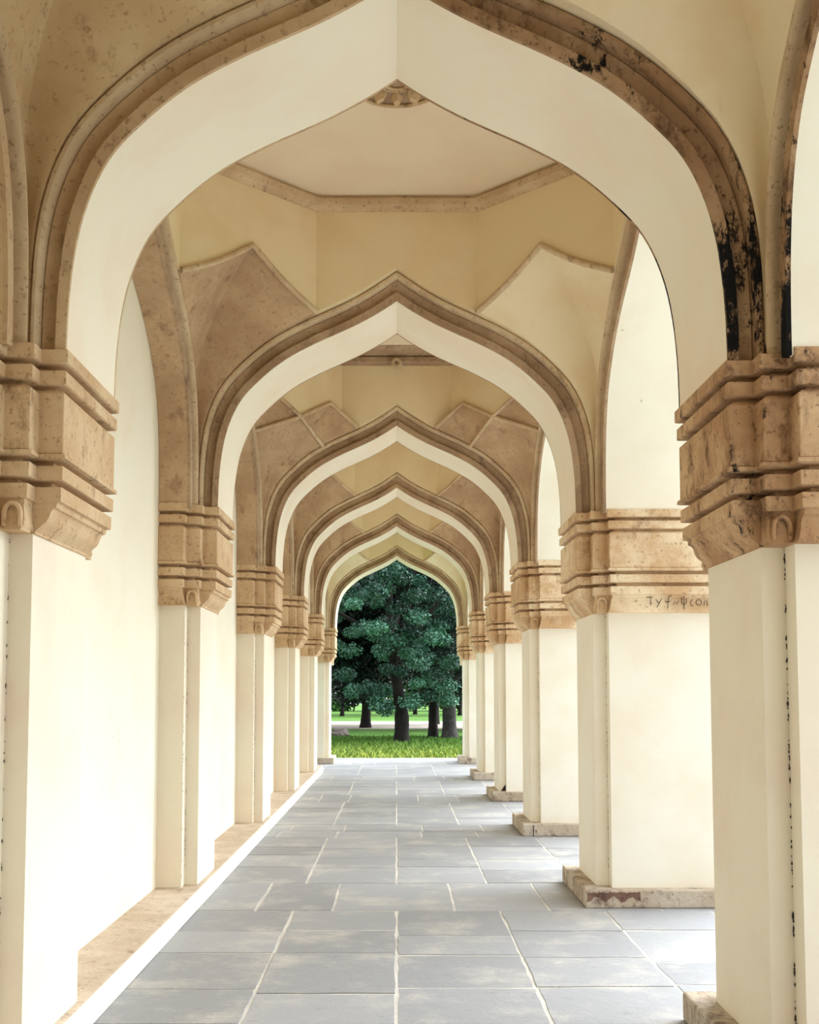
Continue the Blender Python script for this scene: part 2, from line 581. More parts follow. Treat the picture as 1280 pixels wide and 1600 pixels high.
UPPER = [(0, 1, .006), (.070, 1, .006), (.076, 1, .000), (.080, 1, -.040), (.106, 1, -.042), (.110, 1, -.003), (.116, 1, .001),
         (.184, 1, .001), (.189, 1, -.004), (.193, 1, -.036), (.213, 1, -.038), (.216, 1, -.016), (.228, 1, -.013)]
BLOCK = [(.228, 1, -.006), (.240, 1, -.004), (.565, 1, -.004), (.572, 1, -.006)]
LOWER = [(.572, 1, .003), (.594, 1, .004), (.600, 1, -.008), (.604, 1, -.040), (.630, 1, -.042), (.634, 1, -.005), (.708, 1, -.005),
         (.712, 1, -.010), (.716, 1, -.046), (.744, 1, -.046), (.748, 1, -.009), (.826, 1, -.010)]
CORBEL = [(.826, .97, -.016), (.832, .95, -.018), (.858, .93, -.018), (.862, .84, -.018), (.876, .74, -.016), (.895, .68, -.014), (.915, .62, -.012),
          (.935, .52, -.010), (.952, .38, -.008), (.968, .24, -.005), (.985, .10, -.002), (1.0, .03, .004)]


def make_pillar(i, side, label, mats, plinth=True, cap_label=None):
    zt, zb = (ZT_L, ZB_L) if side < 0 else ZCAP_R[i]
    U = U_L if side < 0 else U_R
    if side < 0 and i == 6: U = 1.30
    f0 = F[i]
    zbase = FLOOR + PLINTH_H
    root = empty("pillar", P(side * 1.1, f0 + T / 2, FLOOR if plinth else zbase), label, "pillar", None)
    ring = lambda z, c, e: [P(x, y, z) for x, y in plan(side, f0, c, e, U)]
    v, f = loft([ring(zbase - (0.004 if plinth else -0.001), 0, 0), ring(zb + 0.02, 0, 0)])
    mesh_obj("shaft", v, f, mats['shaft'], root, None, 0.009)
    lv = lambda L: loft([ring(zt + (zb - zt) * h, c, e) for h, c, e in L])
    v, f = lv(BLOCK)
    cap = mesh_obj("capital", v, f, mats['capital'], root, None, 0.006)
    if cap_label: cap['label'] = cap_label
    for nm, L in (("upper_moulding", UPPER), ("lower_moulding", LOWER), ("corbel", CORBEL)):
        v, f = lv(L)
        mesh_obj(nm, v, f, mats['capital'], cap, 28 if nm == "corbel" else None, None)
    # small arched niche at the foot of the middle step
    pts = [(math.cos(math.pi * k / 16) * 0.022, math.sin(math.pi * k / 16) * 0.030) for k in range(17)]
    h0 = zt + (zb - zt) * 0.915
    path = [(0.022, -0.034)] + pts + [(-0.022, -0.034)]
    pl = [P(side * (1.032 + a), f0 - 0.080, h0 + b) for a, b in path]
    v, f = tube(pl, 0.0075 * S, 6)
    mesh_obj("niche_rim", v, f, mats['capital'], cap, 60)
    if i in (1, 2, 3):
        seams = [(1.064, -0.003)] if side > 0 else [(1.066, -0.078), (1.064, -0.003)]
        parts = []
        for u, w in seams:
            z = zbase + 0.02
            while z < zb - 0.01:
                z += random.choice([0.006, 0.008, 0.012, 0.018, 0.03, 0.06]) * random.uniform(0.6, 1.3)
                r = random.uniform(0.0010, 0.0026) * (1.25 if side > 0 and i == 1 else 0.7)
                c = (side * (u - random.uniform(0, 0.002)), f0 + w, z)
                h = r * random.uniform(0.8, 4.0)
                parts.append(([P(c[0] - r, c[1], c[2]), P(c[0], c[1] - r, c[2]), P(c[0] + r, c[1], c[2]), P(c[0], c[1] + r, c[2]), P(c[0], c[1], c[2] + h), P(c[0], c[1], c[2] - h)],
                              [(0, 1, 4), (1, 2, 4), (2, 3, 4), (3, 0, 4), (1, 0, 5), (2, 1, 5), (3, 2, 5), (0, 3, 5)]))
        v, f = merge(parts)
        sh = mesh_obj("flaked_seam", v, f, 'iron', root)
        sh['kind'] = 'stuff'
    if plinth:
        b0, b1 = 0.925, U + 0.05
        v, f = box(min(side * b0, side * b1) * S, max(side * b0, side * b1) * S, (f0 - 0.134) * S, (f0 + T + 0.134) * S, 0.0, PLINTH_H * S)
        mesh_obj("plinth", v, f, 'stone', root, None, 0.012)
    if plinth:
        pl_o = [c for c in root.children if c.name.startswith("plinth")][0]
        yf = f0 - 0.134
        if side > 0 and i == 3:
            v, f = box(0.998 * S, 1.005 * S, (yf - 0.0008) * S, (yf + 0.01) * S, 0.002, 0.080 * S)
            mesh_obj("open_joint", v, f, 'iron', pl_o)
        if side > 0 and i == 4:
            tri = [(1.018, FLOOR + PLINTH_H), (1.063, FLOOR + PLINTH_H), (1.063, FLOOR + PLINTH_H + 0.062), (1.045, FLOOR + PLINTH_H + 0.040)]
            v, f = loft([[P(x, f0 - 0.003, z) for x, z in tri], [P(x, f0 + 0.004, z) for x, z in tri]])
            tag(mesh_obj("broken_chip", v, f, 'iron', root), "dark broken corner at the foot of the shaft")
        if side > 0 and i == 2:
            rr = random.Random(5)
            top = [(0.932 + 0.010 * k, 0.080 - rr.random() * 0.006) for k in range(27)]
            low = [(x + 0.002, 0.028 + 0.022 * math.sin(x * 37) ** 2 + rr.random() * 0.010) for x, _ in top]
            ol = top + low[::-1]
            v, f = loft([[P(x, yf - 0.0012, FLOOR + z) for x, z in ol], [P(x, yf + 0.004, FLOOR + z) for x, z in ol]])
            tag(mesh_obj("bare_patch", v, f, 'red_stone', pl_o), "dark reddish patch where the wash has gone")
    return root, cap


PM = dict(shaft='shaft', capital='capital')
PW = dict(shaft='white', capital='capital_worn')
PD = dict(shaft='shaft', capital='capital_dark')
left_labels = {
    0: "cream pillar on the closed wall beside the viewer, outside the picture",
    1: "cream pillar nearest on the closed wall, its thick stepped capital cut by the picture edge",
    2: "second cream pillar along the closed wall, brown stepped capital, on the worn ledge",
    3: "third cream pillar along the closed wall, brown capital, between second and fourth",
    4: "fourth cream pillar along the closed wall, small brown capital, standing on the ledge",
    5: "fifth cream pillar along the closed wall, where the ledge ends",
    6: "free-standing end pillar beyond the ledge, on its own stone plinth beside the grass",
}
right_labels = {
    0: "cream pillar on the open side beside the viewer, outside the picture",
    1: "cream pillar nearest on the open side, capital blackened by mould",
    2: "second pillar on the open side, scrawled writing on its worn brown capital",
    3: "third pillar on the open side, peeling capital, plinth with a dark vertical joint",
    4: "fourth pillar on the open side, dark chip at its foot above the plinth",
    5: "fifth pillar on the open side, slim in the distance, before the last pair",
    6: "last pillar on the open side, pale shaft and plinth beside the grass",
}
pillars = {}
for i in (0, 1, 2, 3, 4, 5, 6):
    pillars[-1, i] = make_pillar(i, -1, left_labels[i], PM, plinth=(i == 6))
    pillars[1, i] = make_pillar(i, 1, right_labels[i], PD if i == 1 else PW, True,
                                "dark stained capital with black mould" if i == 1 else None)

# ------------------------------------------------------------------ arches across the aisle
cross_labels = {
    0: "arch across the aisle above the viewer",
    1: "largest pointed arch framing the whole view, brown moulding turning black at one foot",
    2: "second pointed arch across the aisle, above the scrawled capital, under the octagonal drum",
    3: "third pointed arch across the aisle, below the small diamond shaped vault panels",
    4: "fourth pointed arch across the aisle, brown moulding under a plain ochre drum",
    5: "fifth pointed arch across the aisle, just before the last one",
    6: "last and smallest pointed arch, framing the green tree",
}
for i in range(0, 7):
    zr = ZCAP_R[i][0]
    f0 = F[i]
    make_arch(cross_labels[i], "arches across the aisle", 0.918, ZT_L - 0.02, zr - 0.02,
              lambda w, z, d, f0=f0: P(w, f0 + d, z), T,
              lambda w, z, d, f0=f0: P(w, f0 + T - d, z),
              ('soffit', 'archivolt_tan' if i == 1 else 'archivolt', 'roll'), P(0, f0 + T / 2, ZT_L),
              ('soffit', 'archivolt_dark', 'archivolt_dark') if i == 1 else None)

# ------------------------------------------------------------------ arches along both sides
side_labels_l = {
    0: "blind wall arch at the picture edge, springing from the nearest closed-wall pillar",
    1: "tall blind wall arch between first and second closed-wall pillars, brown underside",
    2: "blind wall arch between second and third closed-wall pillars",
    3: "blind wall arch between third and fourth closed-wall pillars",
    4: "blind wall arch between fourth and fifth closed-wall pillars",
    5: "open side arch at the far end of the closed wall, dark trees through it",
}
side_labels_r = {
    0: "black stained open side arch at the picture edge, rising from the mouldy capital",
    1: "open side arch between first and second open-side pillars, pale underside, brown roll",
    2: "open side arch between second and third open-side pillars",
    3: "open side arch between third and fourth open-side pillars",
    4: "open side arch between fourth and fifth open-side pillars",
    5: "open side arch between fifth and last open-side pillars",
}
for i in range(0, 6):
    yc = (F[i] + T + F[i + 1]) / 2
    hb = (F[i + 1] - F[i] - T) / 2
    hw = hb - 0.148
    make_arch(side_labels_l[i], "arches along the closed wall", hw, ZT_L - 0.02, ZT_L - 0.02,
              lambda w, z, d, yc=yc: P(-(1.045 + d), yc + w, z), (0.1455 if i < 5 else 0.254), None,
              ('tan_pendentive' if i == 0 else 'brown_pendentive' if i < 4 else 'soffit', 'archivolt_tan' if i == 0 else 'archivolt', 'roll'), P(-1.1, yc, ZT_L))
    za, zb_ = ZCAP_R[i][0] - 0.02, ZCAP_R[i + 1][0] - 0.02
    make_arch(side_labels_r[i], "arches along the open side", hw, za, zb_,
              lambda w, z, d, yc=yc: P(1.045 + d, yc + w, z), 0.704, None,
              ('white', 'archivolt_dark' if i == 0 else 'archivolt', 'roll'), P(1.1, yc, ZT_L))

# ------------------------------------------------------------------ vaults
OCT = math.tan(math.pi / 8)      # half side of an octagon of inradius 1
C_PTS, C_NR = arch_curve(0.918, 0.95, 0.95)
OUT = [(p[0] + q.x * W_OUT, p[1] + q.y * W_OUT) for p, q in zip(C_PTS, C_NR)]
OUT_R = [q for q in OUT if q[0] >= -1e-6][::-1]          # springing ... tip (positive side)
OUT_R = OUT_R if OUT_R[0][1] < OUT_R[-1][1] else OUT_R[::-1]


def z_out(x):
    x = abs(x)
    for a, b in zip(OUT_R[:-1], OUT_R[1:]):
        if b[0] <= x <= a[0]:
            t = (a[0] - x) / max(1e-9, a[0] - b[0])
            return a[1] + (b[1] - a[1]) * t
    return OUT_R[-1][1]


def outer_run(x_end, n):
    """points of the outer moulding curve from springing to x = x_end, evenly by height index"""
    pts = [q for q in OUT_R if q[0] > x_end] + [(x_end, z_out(x_end))]
    d = [0]
    for a, b in zip(pts[:-1], pts[1:]): d.append(d[-1] + math.hypot(b[0] - a[0], b[1] - a[1]))
    out = []
    for k in range(n):
        s = d[-1] * k / (n - 1)
        for j in range(len(d) - 1):
            if d[j] <= s + 1e-12 <= d[j + 1] + 1e-9:
                t = (s - d[j]) / max(1e-9, d[j + 1] - d[j])
                out.append((pts[j][0] + (pts[j + 1][0] - pts[j][0]) * t, pts[j][1] + (pts[j + 1][1] - pts[j][1]) * t)); break
        else:
            out.append(pts[-1])
    return out


Z_DRUM, Z_CORN = 2.466, 2.532


def make_vault(i, label, pend_mats, star=False, drum_mat='drum', dome_mat='dome', boss=False):
    y0 = (F[i] + T + F[i + 1]) / 2
    hb = (F[i + 1] - F[i] - T) / 2
    ky = hb / 1.0826                     # a longer bay stretches along the aisle
    root = empty("vault", P(0, y0, Z_CORN), label, "vault", "vaulted bays of the arcade")
    Q = lambda x, y, z: P(x, y0 + y * ky, z)

    def perim(side, w):                   # side 0..7, w along it, inradius 1
        a = math.pi / 4 * side
        return (math.sin(a) * 1.0 + math.cos(a) * w, math.cos(a) * 1.0 - math.sin(a) * w)

    def zb(side, w):
        if not star: return z_out(w)
        if side % 2 == 0:
            if abs(w) <= 0.30: return z_out(w)
            t = (abs(w) - 0.30) / 0.238
            return z_out(0.30) + (2.160 - z_out(0.30)) * (0.75 * t + 0.25 * t * t)
        aw = abs(w)
        if aw >= 0.29:
            t = (0.114 + OCT - aw) / 0.238
            return z_out(0.30) + (2.160 - z_out(0.30)) * (0.75 * t + 0.25 * t * t)
        t = aw / 0.29
        return 2.005 + (2.160 - 2.005) * (0.75 * t + 0.25 * t * t)

    # drum: eight flat faces whose lower edges follow the arches
    N = 24
    v, f = [], []
    for s in range(8):
        b = len(v)
        for k in range(N + 1):
            w = -OCT + 2 * OCT * k / N
            x, y = perim(s, w)
            z = zb(s, w)
            ox, oy = math.sin(math.pi / 4 * s) * 0.09, math.cos(math.pi / 4 * s) * 0.09
            v += [Q(x + ox, y + oy, z + 0.002), Q(x, y, z), Q(x, y, Z_DRUM + 0.01)]
        f += grid_faces(N + 1, 3, False, b)
    mesh_obj("drum", v, f, drum_mat, root)
    # cornice
    prof = [(0.02, Z_DRUM - 0.004), (-0.012, Z_DRUM), (-0.020, Z_DRUM + 0.010), (-0.042, Z_DRUM + 0.022), (-0.046, Z_DRUM + 0.052), (-0.034, Z_DRUM + 0.060),
            (-0.030, Z_CORN + 0.004), (0.02, Z_CORN + 0.008)]
    v = []
    for s in range(8):
        a = math.pi / 4 * s + math.pi / 8
        for r, z in prof:
            R = (1 + r) / math.cos(math.pi / 8)
            v.append(Q(math.sin(a) * R, math.cos(a) * R, z))
    mesh_obj("cornice", v, grid_faces(8, len(prof), True), 'roll' if not star else 'archivolt', root)
    # dome
    NA, NR = 64, 12
    v = []
    for a_ in range(NA):
        a = 2 * math.pi * a_ / NA
        da = (a + math.pi / 8) % (math.pi / 4) - math.pi / 8
        Ro = 0.985 / math.cos(da)
        for k in range(NR + 1):
            r = k / NR
            rr = r * (Ro * r + 0.985 * (1 - r))
            v.append(Q(math.sin(a) * rr, math.cos(a) * rr, Z_CORN + 0.004 + 0.1 * (1 - r * r)))
    mesh_obj("dome", v, grid_faces(NA, NR + 1, True), dome_mat, root, 30)
    if star:
        v = []
        for a_ in range(NA):
            a = 2 * math.pi * a_ / NA
            da = (a + math.pi / 8) % (math.pi / 4) - math.pi / 8
            for r, dz in ((0.97, -0.012), (0.93, -0.016), (0.86, -0.016), (0.83, -0.002), (0.83, 0.004)):
                rr = r * 0.985 / math.cos(da) ** r
                v.append(Q(math.sin(a) * rr, math.cos(a) * rr, Z_CORN + 0.004 + 0.1 * (1 - r * r) + dz))
        mesh_obj("dome_band", v, grid_faces(NA, 5, True), 'archivolt', root, 30)
    # pendentives
    NV, NU = 22, 17
    for qx in (-1, 1):
        for qy in (-1, 1):
            mat = pend_mats[qx]
            xe = 0.569 if star else OCT
            run = outer_run(xe, NV)
            top_y = 1.03 if star else 1.0
            Tc = [(x, 1.055 + (top_y - 1.055) * (k / (NV - 1)) ** 2, z) for k, (x, z) in enumerate(run)]
            Lc = [(1.03 + (top_y - 1.03) * (k / (NV - 1)) ** 2, x, z) for k, (x, z) in enumerate(run)]
            if star:
                X = (0.707, 0.707, 2.005)
                a_, c_ = Tc[-1], Lc[-1]
                E = []
                for k in range(NU):
                    u = k / (NU - 1)
                    if u <= 0.5:
                        t = u * 2; E.append(tuple(p + (q - p) * t for p, q in zip(a_, X)))
                    else:
                        t = u * 2 - 1; E.append(tuple(p + (q - p) * t for p, q in zip(X, c_)))
            else:
                E = []
                for k in range(NU):
                    w = -OCT + 2 * OCT * k / (NU - 1)
                    x, y = perim(1, w)
                    # perim(1, -OCT) is the corner beside the cross arch
                    E.append((x, y, z_out(w)))
                if E[0][1] < E[-1][1]: E = E[::-1]
            grid = []
            B0, B1 = Tc[0], Lc[0]
            for ku in range(NU):
                u = ku / (NU - 1)
                col = []
                for kv in range(NV):
                    w = kv / (NV - 1)
                    pt = []
                    for d in range(3):
                        ru = (1 - u) * Tc[kv][d] + u * Lc[kv][d]
                        rv = (1 - w) * (B0[d] + (B1[d] - B0[d]) * u) + w * E[ku][d]
                        bl = (1 - u) * (1 - w) * B0[d] + u * (1 - w) * B1[d] + (1 - u) * w * Tc[-1][d] + u * w * Lc[-1][d]
                        pt.append(ru + rv - bl)
                    push = 0.045 * math.sin(math.pi * min(1, w * 1.05)) * math.sin(math.pi * u) ** 1.5
                    pt[0] += push; pt[1] += push
                    col.append(tuple(pt))
                grid.append(col)
            grid = [[(p[0], 1.10, p[2]) for p in grid[0]]] + grid + [[(1.07, p[1], p[2]) for p in grid[-1]]]
            v = [Q(qx * p[0], qy * p[1], p[2]) for col in grid for p in col]
            pen = mesh_obj("pendentive", v, grid_faces(NU + 2, NV), mat, root, 40)
            if not star:
                path = [Q(qx * (p[0] - 0.006), qy * (p[1] - 0.006), p[2] - 0.004) for p in E]
                v, f = tube(path, 0.015 * S, 7)
                mesh_obj("rib", v, f, 'roll', pen, 60)
            else:
                # two kite panels between the cross ribs, plus the ribs
                kin_z = z_out(0.30)
                ktop = perim(1, -0.29)
                if ktop[1] < ktop[0]: ktop = ktop[::-1]
                kt = (ktop[0], ktop[1], 2.160)
                for swap in (False, True):
                    kin = (0.30, 1.0, kin_z); kb = (xe, 1.03, z_out(xe))
                    g = []
                    n = 11
                    for a in range(n):
                        s_ = a / (n - 1)
                        row = []
                        for b in range(n):
                            t_ = b / (n - 1)
                            # edges: kin->kt, kin->kb (along the arch), kb->X, kt->X
                            xa = 0.30 + (xe - 0.30) * t_
                            low = (xa, 1.0 + 0.03 * t_, z_out(xa))
                            far = tuple(p + (q - p) * t_ for p, q in zip(kt, X))
                            lo_chord = tuple(p + (q - p) * t_ for p, q in zip(kin, kb))
                            pt = [l + (h - l) * s_ for l, h in zip(low, far)]
                            push = 0.035 * math.sin(math.pi * s_) * math.sin(math.pi * t_)
                            row.append((pt[0] + push * 0.4, pt[1] + push, pt[2]))
                        g.append(row)
                    g = [[(p[0], 1.10, p[2]) for p in g[0]]] + g
                    if swap: g = [[(p[1], p[0], p[2]) for p in r] for r in g]
                    v = [Q(qx * p[0], qy * p[1], p[2]) for r in g for p in r]
                    kp = mesh_obj("kite_panel", v, grid_faces(n + 1, n), mat, root, 40)
                    g = g[1:]
                    for name_, ends in (("rib", [g[k][0] for k in range(n)]), ("rib", g[-1]), ("rib", [g[k][-1] for k in range(n)])):
                        path = [Q(qx * (p[0] - 0.008), qy * (p[1] - 0.008), p[2] - 0.006) for p in ends]
                        v, f = tube(path, 0.015 * S, 7)
                        mesh_obj(name_, v, f, 'roll', kp, 60)
    if boss:
        zc = Z_CORN + 0.1
        ring = lambda r, z, n=40: [Q(math.sin(2 * math.pi * k / n) * r, math.cos(2 * math.pi * k / n) * r, z) for k in range(n)]
        v, f = loft([ring(0.225, zc), ring(0.225, zc - 0.016), ring(0.212, zc - 0.024), ring(0.200, zc - 0.014), ring(0.05, zc - 0.010)])
        bo = mesh_obj("boss", v, f, 'archivolt', root, 40)  # ground darker than the petals: groove shade put into the colour
        bo['label'] = "carved round flower boss"
        torus = lambda R, r, z: tube([Q(math.sin(2 * math.pi * k / 24) * R, math.cos(2 * math.pi * k / 24) * R, z) for k in range(25)], r * S, 6)
        v, f = merge([torus(0.055, 0.009, zc - 0.024), torus(0.082, 0.006, zc - 0.020), torus(0.206, 0.010, zc - 0.022)])
        mesh_obj("ring", v, f, 'carved', bo, 60)
        v, f = loft([ring(0.046, zc - 0.016), ring(0.046, zc - 0.019)])
        mesh_obj("hollow", v, f, 'archivolt', bo)
        for k in range(12):
            a = 2 * math.pi * k / 12
            pts = []
            outl = [(0.095, 0.0), (0.115, 0.014), (0.14, 0.026), (0.165, 0.024), (0.185, 0.010), (0.195, 0.0)]
            loop = outl + [(r, -s) for r, s in outl[::-1][1:-1]]
            rot = lambda r, s: (math.sin(a) * r + math.cos(a) * s, math.cos(a) * r - math.sin(a) * s)
            top = [Q(*rot(r, s), zc - 0.014) for r, s in loop]
            low = [Q(*rot(0.145 + (r - 0.145) * 0.62, s * 0.5), zc - 0.040) for r, s in loop]
            v, f = loft([top, low])
            mesh_obj("petal", v, f, 'carved', bo, 50)
    return root


make_vault(0, "vault bay over the viewer, brown on one side and pale ochre on the other", {-1: 'tan_pendentive', 1: 'pale_pendentive'})
make_vault(1, "nearest whole vault bay, octagonal drum with carved flower boss at its centre", {-1: 'brown_pendentive', 1: 'pale_pendentive'}, boss=True)
make_vault(2, "second vault bay with crossed ribs and brown diamond panels under its drum", {-1: 'brown_pendentive', 1: 'brown_pendentive'}, star=True)
make_vault(3, "third vault bay with plain ochre drum and two reddish brown corners", {-1: 'brown_pendentive', 1: 'brown_pendentive'})
make_vault(4, "fourth vault bay, dark brown corners, just before the palest bay", {-1: 'brown_pendentive', 1: 'brown_pendentive'})
make_vault(5, "farthest vault bay, with pale cream corners, above the last arch", {-1: 'pale_pendentive', 1: 'pale_pendentive'})

# iron ring on the cornice of the second bay
y2 = (F[2] + T + F[3]) / 2
hb2 = (F[3] - F[2] - T) / 2 / 1.0826
rc = P(0, y2 + 0.945 * hb2, 2.468)
rg = empty("ceiling_ring", rc, "small round ring knob on the cornice of the second vault bay", "ring")
v, f = tube([(rc[0] + math.sin(2 * math.pi * k / 24) * 0.042, rc[1] - 0.012, rc[2] + math.cos(2 * math.pi * k / 24) * 0.042) for k in range(25)], 0.017, 8)
mesh_obj("collar", v, f, 'roll', rg, 60)
v, f = tube([(rc[0], rc[1] + 0.03, rc[2]), (rc[0], rc[1] - 0.008, rc[2])], 0.036, 16)
mesh_obj("socket", v, f, 'iron', rg, 40)
v, f = tube([(rc[0] + math.sin(2 * math.pi * k / 16) * 0.018, rc[1] - 0.014, rc[2] + math.cos(2 * math.pi * k / 16) * 0.018) for k in range(17)], 0.007, 6)
mesh_obj("eye", v, f, 'roll', rg, 60)

# ------------------------------------------------------------------ scrawled writing on the second open-side capital
root2, cap2 = pillars[1, 2]
zt, zb = ZCAP_R[2]
yface = F[2] - 0.150


def strokes(origin, size, glyphs, yoff):
    parts = []
    x = origin[0]
    for adv, lines in glyphs:
        for ln in lines:
            path = [P(x + a * size, yface - yoff, origin[1] + b * size) for a, b in ln]
            if len(path) > 1: parts.append(tube(path, 0.0019 * S, 5))
        x += adv * size
    return merge(parts)


arc = lambda cx, cy, r, a0, a1, n=10: [(cx + r * math.cos(math.radians(a0 + (a1 - a0) * k / n)), cy + r * math.sin(math.radians(a0 + (a1 - a0) * k / n))) for k in range(n + 1)]
G = [
    (1.0, [[(0.0, 1.0), (0.7, 1.0)], [(0.45, 1.0), (0.45, 0.1)]]),                                   # T
    (1.0, [[(0.0, 0.8), (0.3, 0.4)], [(0.65, 0.85), (0.1, -0.1)]]),                                   # y
    (0.9, [[(0.7, 1.15), (0.45, 1.1), (0.35, 0.8), (0.3, -0.2)], [(0.1, 0.5), (0.6, 0.55)]]),          # f
    (0.8, [[(0.0, 0.2), (0.2, 0.6), (0.35, 0.2), (0.55, 0.6)]]),
    (1.0, [[(0.1, 1.0), (0.1, 0.4), (0.35, 0.2), (0.6, 0.4), (0.6, 0.9)], [(0.35, 1.15), (0.35, -0.3)]]),
    (0.6, [arc(0.4, 0.4, 0.35, 100, 260)]),
    (0.9, [arc(0.35, 0.45, 0.3, 0, 360, 14)]),
    (0.7, [[(0.0, 0.1), (0.05, 0.6), (0.3, 0.65), (0.4, 0.1)]]),
    (0.8, [arc(0.3, 0.4, 0.25, 0, 360, 14)]),
    (0.8, [arc(0.3, 0.4, 0.3, 60, 300), [(0.3, 0.4), (0.6, 0.4)]]),
]
v, f = strokes((1.245, zt + (zb - zt) * 0.945), 0.046, G, -0.0165)
tag(mesh_obj("writing", v, f, 'ink', cap2), "dark scrawled letters")

# ------------------------------------------------------------------ outside: ground, path, trees, grass
GZ = -0.26                                       # lawn level below the floor, metres
v, f = box(-70, 70, 18.46 * S, 160, GZ - 0.3, GZ)
v2, f2 = box(-70, -1.5 * S, -20, 18.46 * S, GZ - 0.3, GZ)
v3, f3 = box(9.0 * S, 70, -20, 18.46 * S, GZ - 0.3, GZ)
v, f = merge([(v, f), (v2, f2), (v3, f3)])
tag(mesh_obj("ground", v, f, 'lawn'), "green lawn beyond the arcade", None, None, 'structure')


v, f = box(3.2 * S, 9.0 * S, -14 * S, 18.46 * S, GZ - 0.3, -0.003)  # unseen paving added to bounce pale light in place of lawn green
tag(mesh_obj("terrace", v, f, 'mortar'), "pale paved terrace outside the open side, unseen, added for bounce light", None, None, 'structure')


def ground_pt(px, py, gz=GZ):
    """where the sight line of a picture point meets the lawn (used once, to read off distances)"""
    z = gz / S - EYE
    c, s = math.cos(0.0718), math.sin(0.0718)
    k = (951.9 - py) / 1790
    y = z * (c - k * s) / (k * c + s)
    d = y * c + z * s
    return ((px - 620.1) * d / 1790 * S, y * S)


p0 = ground_pt(620, 1139)[1]; p1 = ground_pt(620, 1127.5)[1]
v, f = box(-70, 70, p0, p1, GZ - 0.1, GZ + 0.02)
tag(mesh_obj("path", v, f, 'earth'), "pale earth path crossing behind the trees", None, None, 'structure')


def leaf_mesh(name, centers, radii, n_per, size, mat, parent, dark=0.0):
    """a crown: clumps of folded leaves, every leaf real geometry"""
    C = np.repeat(np.asarray(centers), n_per, axis=0)
    Rr = np.repeat(np.asarray(radii), n_per)
    n = len(C)
    d = rng.normal(size=(n, 3)); d /= np.linalg.norm(d, axis=1, keepdims=True)
    rad = rng.random(n) ** 0.45
    pos = C + d * (rad * Rr)[:, None] * np.array([1, 1, 0.62])
    nrm = d * 0.6 + rng.normal(size=(n, 3)) * 0.5 + np.array([0, 0, 0.7]); nrm /= np.linalg.norm(nrm, axis=1, keepdims=True)
    ax = rng.normal(size=(n, 3)); ax -= nrm * (ax * nrm).sum(1, keepdims=True); ax /= np.linalg.norm(ax, axis=1, keepdims=True)
    bx = np.cross(nrm, ax)
    L = size * (0.7 + 0.6 * rng.random(n))[:, None]
    a = pos - ax * L * 0.5
    t = pos + ax * L * 0.5 - nrm * L * 0.12
    l = pos + bx * L * 0.24 + nrm * L * 0.06
    r = pos - bx * L * 0.24 + nrm * L * 0.06
    V = np.stack([a, l, t, r], 1).reshape(-1, 3)
    off = np.zeros(3); q = parent
    while q is not None:
        off += np.array(q.location); q = q.parent
    V -= off
    me = bpy.data.meshes.new(name)
    me.vertices.add(4 * n); me.loops.add(4 * n); me.polygons.add(n)
    me.vertices.foreach_set("co", V.ravel().astype(np.float32))
    me.loops.foreach_set("vertex_index", np.arange(4 * n, dtype=np.int32))
    me.polygons.foreach_set("loop_start", np.arange(0, 4 * n, 4, dtype=np.int32))
    me.update(calc_edges=True)
    at = me.attributes.new("tone", 'FLOAT', 'FACE')
    ct = np.repeat(rng.random(len(centers)) ** 1.3, n_per)
    at.data.foreach_set("value", np.clip(0.75 * ct + 0.4 * rng.random(n) - dark - 0.05, 0, 1).astype(np.float32))
    me.materials.append(M[mat])
    o = bpy.data.objects.new(name, me)
    COL.objects.link(o); o.parent = parent
    return o


def make_tree(name, base, label, group, trunk, r0, crown_c, crown_r, n_clumps, clump_r, n_leaf, leaf, mat, bark, branches=5, extra=None):
    """base (x, y); trunk: points relative to the base; crown_c / crown_r relative ellipsoid"""
    root = empty(name, (base[0], base[1], GZ), label, "tree", group)
    W = lambda p: (base[0] + p[0], base[1] + p[1], GZ + p[2])
    n = len(trunk)
    tp = resample([tuple(p) for p in trunk], 4)
    rad = [r0 * (1.25 if k == 0 else 1.0) * (1 - 0.72 * k / (len(tp) - 1)) * (1 + 0.06 * math.sin(k * 2.1)) for k in range(len(tp))]
    v, f = tube([W((p[0], p[1], p[2] - (0.06 if k == 0 else 0))) for k, p in enumerate(tp)], rad, 12)
    tr = mesh_obj("trunk", v, f, bark, root, 60)
    top = trunk[-1]
    cc = np.array(crown_c); cr = np.array(crown_r)
    cl = []
    for k in range(n_clumps):
        while True:
            d = rng.normal(size=3); d /= np.linalg.norm(d)
            q = cc + d * cr * (0.35 + 0.65 * rng.random() ** 0.5)
            if q[2] > 0.7: break
        cl.append(W(q))
    for k in range(branches):
        a = 2 * math.pi * k / branches + random.uniform(-0.4, 0.4)
        st = tp[int(len(tp) * random.uniform(0.5, 0.95))]
        e = cc + np.array([math.cos(a) * cr[0] * 0.7, math.sin(a) * cr[1] * 0.7, random.uniform(-0.2, 0.5) * cr[2]])
        mid = [(st[j] + e[j]) / 2 + (0.25 if j == 2 else 0) for j in range(3)]
        v, f = tube([W(p) for p in resample([tuple(st), tuple(mid), tuple(e)], 4)], [r0 * 0.42 * (1 - 0.8 * j / 8) for j in range(9)], 8)
        mesh_obj("branch", v, f, bark, tr, 60)
    if extra:
        cl += [W(q) for q in extra]
    radii = clump_r * (0.7 + 0.6 * rng.random(len(cl)))
    leaf_mesh("crown", cl, radii, n_leaf, leaf, mat, root)
    return root


